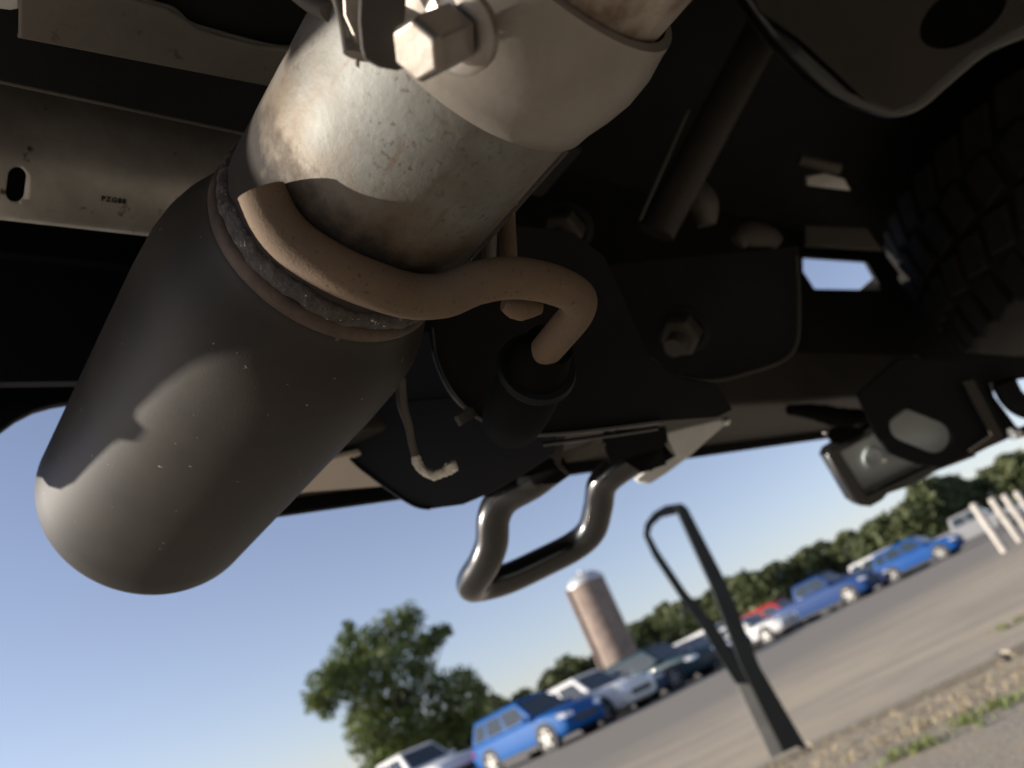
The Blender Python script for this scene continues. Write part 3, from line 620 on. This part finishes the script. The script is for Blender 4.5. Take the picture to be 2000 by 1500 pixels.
# galvanised cross beam: bent sheet
prof = [(.284, .90), (.286, .862), (.288, .842), (.292, .826), (.298, .814), (.306, .805), (.314, .8005), (.3185, .7995), (.322, .8005), (.3215, .8020), (.3180, .8013), (.3075, .8066), (.2996, .8153), (.2937, .827), (.2897, .8425), (.2877, .862), (.2857, .90)]
prof = [(p.x, p.y) for p in smoothp([Vector((a, b, 0)) for a, b in prof], 3)]
us = [-.16+.56*k/160 for k in range(161)]; vs = []; fs = []; n = len(prof)
for u in us: vs += [T(u, v, z) for v, z in prof]
for i in range(160):
    for k in range(n): fs.append((i*n+k, i*n+(k+1) % n, (i+1)*n+(k+1) % n, (i+1)*n+k))
fs += [tuple(range(n)), tuple(160*n+k for k in range(n))]
gb = mesh('cross_beam', vs, fs, M_galv, trk, smooth=radians(40))
# slot cut through the beam
d0 = .345
cut = slab('cutter', pplane(stadium(31, 360, 36, 19, 97), ond(31, 360, d0), ray(31, 360).normalized()), .07, M_dark, None, bev=.0003)
bo = gb.modifiers.new('slot', 'BOOLEAN'); bo.object = cut; bo.solver = 'EXACT'
bpy.context.view_layer.update(); dg = bpy.context.evaluated_depsgraph_get(); me2 = bpy.data.meshes.new_from_object(gb.evaluated_get(dg)); gb.modifiers.clear(); gb.data = me2; bpy.data.objects.remove(cut)
me2.materials.clear(); me2.materials.append(M_galv)
# stamped letters
fc = bpy.data.curves.new('stamp', 'FONT'); fc.body = 'PZG88'; fc.size = .0034; fc.extrude = .0002; fc.offset = .00012; fc.space_character = 1.25; fc.align_x = 'CENTER'; fc.align_y = 'CENTER'
fo = bpy.data.objects.new('tmp', fc); COL.objects.link(fo); bpy.context.view_layer.update(); dg = bpy.context.evaluated_depsgraph_get(); tme = bpy.data.meshes.new_from_object(fo.evaluated_get(dg)); bpy.data.objects.remove(fo)
# surface point under pixel (222,390): intersect with the facet between (.298,.814) and (.306,.805)
fn = (BX*(-(.814-.805)) + ZX*(-(.306-.298))).normalized(); p0 = T(0, .302, .8095)
r = ray(222, 391); sp = CAM + r*((p0-CAM).dot(fn)/r.dot(fn)) + fn*.0004
tx = AX.copy(); ty = fn.cross(tx).normalized()
Mt = Matrix(((tx.x, ty.x, fn.x, sp.x), (tx.y, ty.y, fn.y, sp.y), (tx.z, ty.z, fn.z, sp.z), (0, 0, 0, 1)))
tme.materials.clear(); link('stamped_code', tme, M_ink, gb, Mt)
# dark inner liner ribs below the beam
tube('liner_rib', [T(-.1, .46, .905), T(.3, .46, .895)], .004, M_black, trk, n=10, sm=1)
tbox('liner', -.15, .26, .46, .466, .80, .90, M_blue, trk)

# tow loop
tl = tube('tow_loop', [ond(1092, 900, .585), ond(1040, 940, .590), ond(985, 973, .600), ond(964, 1010, .603), ond(960, 1060, .607), ond(945, 1100, .613), ond(922, 1138, .628), ond(935, 1144, .65), ond(990, 1130, .668), ond(1060, 1098, .685), ond(1122, 1066, .695), ond(1155, 1035, .69), ond(1168, 990, .682), ond(1177, 945, .672), ond(1215, 911, .66), ond(1262, 885, .65), ond(1300, 862, .645)], .0128, M_gloss, trk, n=32, sm=8)
for a, b in (((1046, 930, .590), (1090, 898, .584)), ((1252, 891, .651), (1300, 862, .645))):
    tube('rubber_sleeve', [ond(*a), ond(*b)], .0142, M_rubber, tl, n=28, sm=1)
# black plate behind, hanging low
slab('tow_bracket', pd([(668, 862), (690, 900), (745, 945), (805, 985), (840, 994), (905, 985), (960, 962), (1040, 915), (1085, 885), (1090, 840), (1090, 700), (800, 640), (760, 780)], .56), .004, M_blue, trk, bev=.0012, rnd=0)
tube('bracket_rim', [ond(x, y, .556) for x, y in ((668, 862), (690, 900), (745, 945), (805, 985), (840, 993))], .0012, M_black, trk, n=8)
tube('bracket_fold', [ond(795, 785, .55), ond(840, 780, .55), ond(900, 776, .55)], .0010, M_black, trk, n=8)
# hanger bracket plate with rolled rim and the rubber isolator
hb_out = [(850, 560), (843, 640), (852, 700), (880, 762), (915, 800), (960, 828), (1010, 848), (1090, 850), (1200, 840), (1300, 822), (1400, 815), (1430, 800), (1398, 748), (1330, 738), (1270, 700), (1225, 600), (1180, 500), (1120, 455), (1020, 440), (900, 470)]
slab('hanger_bracket', pd(hb_out, .46), .003, M_dark, trk, bev=.001)
tube('bracket_rim', [ond(x, y, .455) for x, y in ((843, 640), (852, 700), (880, 762), (915, 800), (960, 828), (1010, 847), (1100, 845), (1200, 834), (1290, 822))], .0016, M_gloss, trk, n=10)
tube('bracket_rim', [ond(x, y, .47) for x, y in ((1060, 868), (1150, 856), (1240, 843), (1285, 836))], .0014, M_gloss, trk, n=10)
tube('isolator_knob', [ond(905, 805, .45), ond(915, 822, .45)], .006, M_brown, trk, n=16, sm=1)
iso = tube('rubber_isolator', [ond(1075, 672, .325), ond(1058, 700, .333), ond(1040, 735, .345), ond(1015, 790, .37), ond(1000, 820, .40)], [.010, .0125, .0150, .0155, .0150], M_rubber, trk, n=28)
lathe('isolator_flange', [(-.001, .008), (-.001, .0165), (.002, .0175), (.004, .0165), (.004, .008)], M_black, iso, frame(ond(1050, 716, .338), ond(1015, 790, .37)-ond(1058, 700, .333)), n=40)
# brown folded tabs near the loop's root
slab('folded_tab', pd([(978, 886), (1010, 866), (1060, 856), (1105, 852), (1095, 905), (1060, 885), (1020, 880)], .57), .002, M_brown, trk, bev=.0006)
slab('folded_tab', pd([(1088, 905), (1150, 894), (1176, 884), (1184, 866), (1130, 872), (1095, 884)], .60), .002, M_beam, trk, bev=.0006)
tube('tab_rod', [ond(1100, 903, .60), ond(1140, 872, .60), ond(1200, 842, .60)], .0011, M_beam, trk, n=8)
slab('loop_mount', pd([(1175, 858), (1190, 905), (1215, 900), (1290, 878), (1298, 905), (1260, 918), (1305, 860), (1300, 832), (1180, 842)], .63), .004, M_black, trk, bev=.001)
slab('pale_bracket', pd([(1238, 936), (1246, 943), (1270, 944), (1300, 925), (1345, 892), (1380, 860), (1424, 822), (1405, 818), (1290, 846), (1292, 880), (1270, 908)], .74), .006, M_white, trk, bev=.002)
lathe('pale_bracket_rivet', [(0, .004), (.002, .003), (.003, 0)], M_zinc, trk, frame(ond(1418, 823, .733), -ray(1418, 823).normalized()), n=16)
# hanging wire with wound end, painted pale for the sun on it
wr_ = tube('hanging_wire', [ond(782, 740, .40), ond(786, 790, .40), ond(798, 830, .40), ond(804, 862, .40), ond(812, 893, .40)], [.0028, .0026, .0021, .0019, .0019], M_beam, trk, n=14)
wp = [ond(x, y, .40) for x, y in ((811, 890), (817, 908), (830, 922), (848, 928), (866, 923), (880, 914), (892, 909))]
wl = tube('wire_end', wp, [.0021, .0024, .0020, .0026, .0022, .0031, .0024], M_litwire, trk, n=14, jitter=.45)
# right-hand bolts (stud, nut) seen in the dark
for (x, y, d, s) in ((1105, 445, .62, 1.0), (1335, 645, .72, 1.1)):
    dr = (ond(x-25, y+45, d-.06)-ond(x+25, y-45, d)).normalized()
    nb = hexprism('stud_nut', ond(x, y, d), dr, .017*s, .016*s, M_brown, trk)
    lathe('nut_flange', [(-.002, .01), (-.002, .022*s), (.001, .022*s), (.002, .017*s)], M_dark, nb, frame(ond(x, y, d), dr), n=32)
    tube('stud', [ond(x, y, d), ond(x, y, d)+dr*.03*s], .008*s, M_brown, nb, n=16, sm=1)
for (x, y, d) in ((1160, 670, .5), (1200, 715, .5), (1250, 765, .5)):
    tube('clip', [ond(x-12, y+10, d), ond(x, y, d), ond(x+14, y-8, d)], .0022, M_brown, trk, n=8)
# folded panel with curved lit edge (right of the bracket)
tube('panel_edge', [ond(x, y, .78) for x, y in ((1270, 700), (1330, 738), (1400, 742), (1460, 728), (1525, 706), (1552, 680), (1560, 640), (1560, 560), (1556, 500))], .0017, M_brown, trk, n=8)
slab('folded_panel', pd([(1150, 520), (1560, 480), (1564, 620), (1555, 680), (1525, 708), (1460, 730), (1400, 745), (1330, 740), (1260, 700)], .79), .003, M_dark, trk, bev=.001)
tube('cross_strut', [ond(1500, 40, .78), ond(1400, 230, .78), ond(1280, 455, .78)], .023, M_brown, trk, n=28, sm=3, flat=.7)
tube('strut_highlight', [ond(1345, 215, .76), ond(1250, 430, .76)], .0012, M_beam, trk, n=8, sm=1)  # thin highlight down the strut's left, painted as a paler tube
tube('bushing', [ond(1352, 365, .84), ond(1372, 400, .84), ond(1380, 440, .84)], [.014, .017, .010], M_beam, trk, n=20)
tube('hose_elbow', [ond(1440, 475, .74), ond(1460, 458, .74), ond(1500, 462, .74), ond(1522, 476, .74)], [.008, .012, .010, .006], M_brown, trk, n=16)
# hub: tank guard upper right
tg = slab('tank_guard', pd([(1400, -60), (1435, -10), (1500, 78), (1560, 138), (1620, 188), (1690, 215), (1750, 228), (1800, 212), (1850, 170), (1930, 105), (2040, 50), (2080, -80)], .70), .016, M_gloss, trk, bev=.006, rnd=3)
slab('guard_face', pd([(1450, -60), (1480, 20), (1560, 75), (1620, 130), (1690, 195), (1745, 218), (1785, 205), (1840, 155), (1910, 95), (2030, 30), (2060, -70)], .688), .003, M_brown, tg, holes=[[ond(x, y, .688) for x, y in circ(1880, 28, 95, 52, -33)]], bev=.001)
slab('guard_hole_dark', pd(circ(1880, 28, 99, 56, -33), .6895), .001, M_rubber, tg, bev=.0002)  # thin black sheet painted in for the darkness inside the oval hole
tube('guard_flange', [ond(x, y, .71) for x, y in ((1435, -10), (1500, 80), (1570, 145), (1640, 185), (1668, 196))], .0045, M_brown, tg, n=12, flat=.5)
# things glinting in the gap above the hole
tube('brake_line', [ond(1562, 312, 1.0), ond(1600, 322, 1.0), ond(1640, 330, 1.0)], .007, M_beam, trk, n=14)
slab('glint_bracket', pd([(1572, 345), (1610, 338), (1648, 350), (1660, 372), (1575, 362)], .98), .006, M_galv, trk, bev=.002)
slab('beam_end', pd([(1568, 440), (1690, 445), (1722, 490), (1570, 482)], .95), .01, M_brown, trk, bev=.003)
slab('tan_gusset', pv([(1675, 568), (1708, 540), (1728, 572)], .43), .008, M_white, trk, bev=.001)
# far right brackets
slab('corner_bracket', pd([(1780, 690), (1830, 720), (1870, 760), (1900, 800), (1930, 870), (1985, 850), (1990, 842), (1940, 775), (1930, 750), (2030, 735), (2030, 700), (1900, 690)], 1.02), .01, M_dark, trk, bev=.003)
tube('side_step_hook', [ond(2040, 800, 1.0), ond(2000, 795, 1.0), ond(1975, 775, 1.0), ond(1960, 745, 1.0)], .014, M_black, trk, n=16)
tube('latch_bar', [ond(1975, 850, 1.0), ond(2000, 842, 1.0), ond(2040, 825, 1.0)], .0065, M_gloss, trk, n=16)
tube('latch_pin', [ond(1976, 848, .99), ond(1988, 843, .99)], .008, M_zinc, trk, n=16, sm=1)
# slotted black plate and boxed lens beside it
slot = pd(stadium(1796, 842, 62, 31, 22), .95)
slab('slotted_plate', pd([(1672, 770), (1706, 845), (1733, 886), (1790, 908), (1838, 913), (1905, 884), (1965, 858), (1890, 700), (1750, 700)], .95), .006, M_black, trk, holes=[slot], bev=.0015)
slab('plate_return', pd([(1900, 740), (1960, 858), (1905, 886), (1890, 880), (1935, 850), (1880, 745)], .94), .004, M_brown, trk, bev=.001)
lens = slab('lens_panel', pd([(1625, 878), (1670, 850), (1740, 790), (1870, 800), (1880, 880), (1810, 915), (1682, 975)], 1.04), .004, M_glass, trk, bev=.001)
slab('lens_frame', pd([(1606, 888), (1612, 874), (1680, 832), (1760, 780), (1890, 790), (1895, 890), (1820, 918), (1775, 945), (1725, 962), (1715, 974), (1692, 987), (1672, 985), (1658, 975)], 1.02), .03, M_gloss, trk, holes=[pd([(1634, 882), (1690, 852), (1760, 800), (1870, 805), (1876, 880), (1800, 906), (1780, 914), (1684, 962)], 1.02)], bev=.004)
lathe('lens_boss', [(0, .0125), (.004, .0125), (.0045, .011), (.003, .0085), (.003, 0)], M_glass, lens, frame(ond(1706, 893, 1.035), -ray(1706, 893).normalized()), n=32)
tube('boss_screw', [ond(1726, 899, 1.03), ond(1727, 899, 1.02)], .004, M_zinc, trk, n=12, sm=1)
slab('wire_clip', pd([(1612, 845), (1625, 835), (1660, 830), (1690, 845), (1640, 868), (1622, 862)], .98), .008, M_rubber, trk, bev=.002)
tube('clip_screw', [ond(1610, 843, .975), ond(1616, 846, .972)], .0035, M_zinc, trk, n=12, sm=1)
tube('harness', [ond(1540, 800, .96), ond(1590, 805, .97), ond(1640, 815, .97), ond(1690, 812, .97)], [.006, .010, .012, .008], M_rubber, trk, n=14, jitter=.15)

# spare wheel slung under the bed, tread blocks towards the camera
def spare():
    c = T(1.52, -.03, .85); R0 = .385; w = .125
    o = tag(empty('spare_tyre', c), 'black spare tyre with chunky tread slung flat under the truck bed at the right', 'tyre')
    M = Matrix(((0, 0, 1, c.x), (0, 1, 0, c.y), (1, 0, 0, c.z), (0, 0, 0, 1)))
    lathe('carcass', [(-.09, .21), (-w, .25), (-w, R0-.05), (-w+.02, R0-.016), (-.05, R0-.008), (.05, R0-.008), (w-.02, R0-.016), (w, R0-.05), (w, .25), (.09, .21)], M_tread, o, M, n=96)
    lathe('rim', [(-.07, .215), (-.06, .19), (-.01, .17), (0, .0)], M_brown, o, M, n=48)
    bm = bmesh.new(); bmesh.ops.create_cube(bm, size=1)
    for v in bm.verts: v.co = Vector((v.co.x*.014, v.co.y*.040+v.co.z*.016, v.co.z*.052))
    bmesh.ops.bevel(bm, geom=bm.edges[:], offset=.003, segments=1, affect='EDGES'); me = bpy.data.meshes.new('tread_block'); bm.to_mesh(me); bm.free(); me.materials.append(M_tread)
    for row in range(4):
        z = -.09+.06*row
        for k in range(44):
            a = 2*pi*(k+.5*(row % 2))/44; rr = R0-.002-(.008 if row in (0, 3) else 0)
            b = bpy.data.objects.new('tread_block', me); COL.objects.link(b); b.parent = o
            b.matrix_basis = Matrix.Translation((rr*cos(a), rr*sin(a), z)) @ Matrix.Rotation(a, 4, 'Z') @ Matrix.Rotation((.25, -.2, .2, -.25)[row], 4, 'X')
    return o
M_tread = mat('dusty_tyre_rubber', (.011, .0105, .010), .85, 0, .2, noise=(.019, .0175, .016), scale=20, bump=.2, bscale=200)
spare()
# rear road wheels and axle of the same truck, unseen, added to dim light underneath
for u in (-.27, 1.62):
    c = T(u+.14, -1.15, .40); Mw = frame(c, AX)
    ty = lathe('road_wheel', [(-.12, .24), (-.13, .34), (-.10, .395), (.10, .395), (.13, .34), (.12, .24)], M_tread, trk, Mw, n=64)
    lathe('wheel_rim', [(-.11, .245), (-.06, .22), (-.05, .0)], M_rim, ty, Mw, n=48); lathe('wheel_rim', [(.11, .245), (.03, .22), (.02, .0)], M_rim, ty, Mw, n=48)
tube('rear_axle', [T(-.1, -1.15, .42), T(1.75, -1.15, .42)], .045, M_dark, trk, n=20, sm=1)
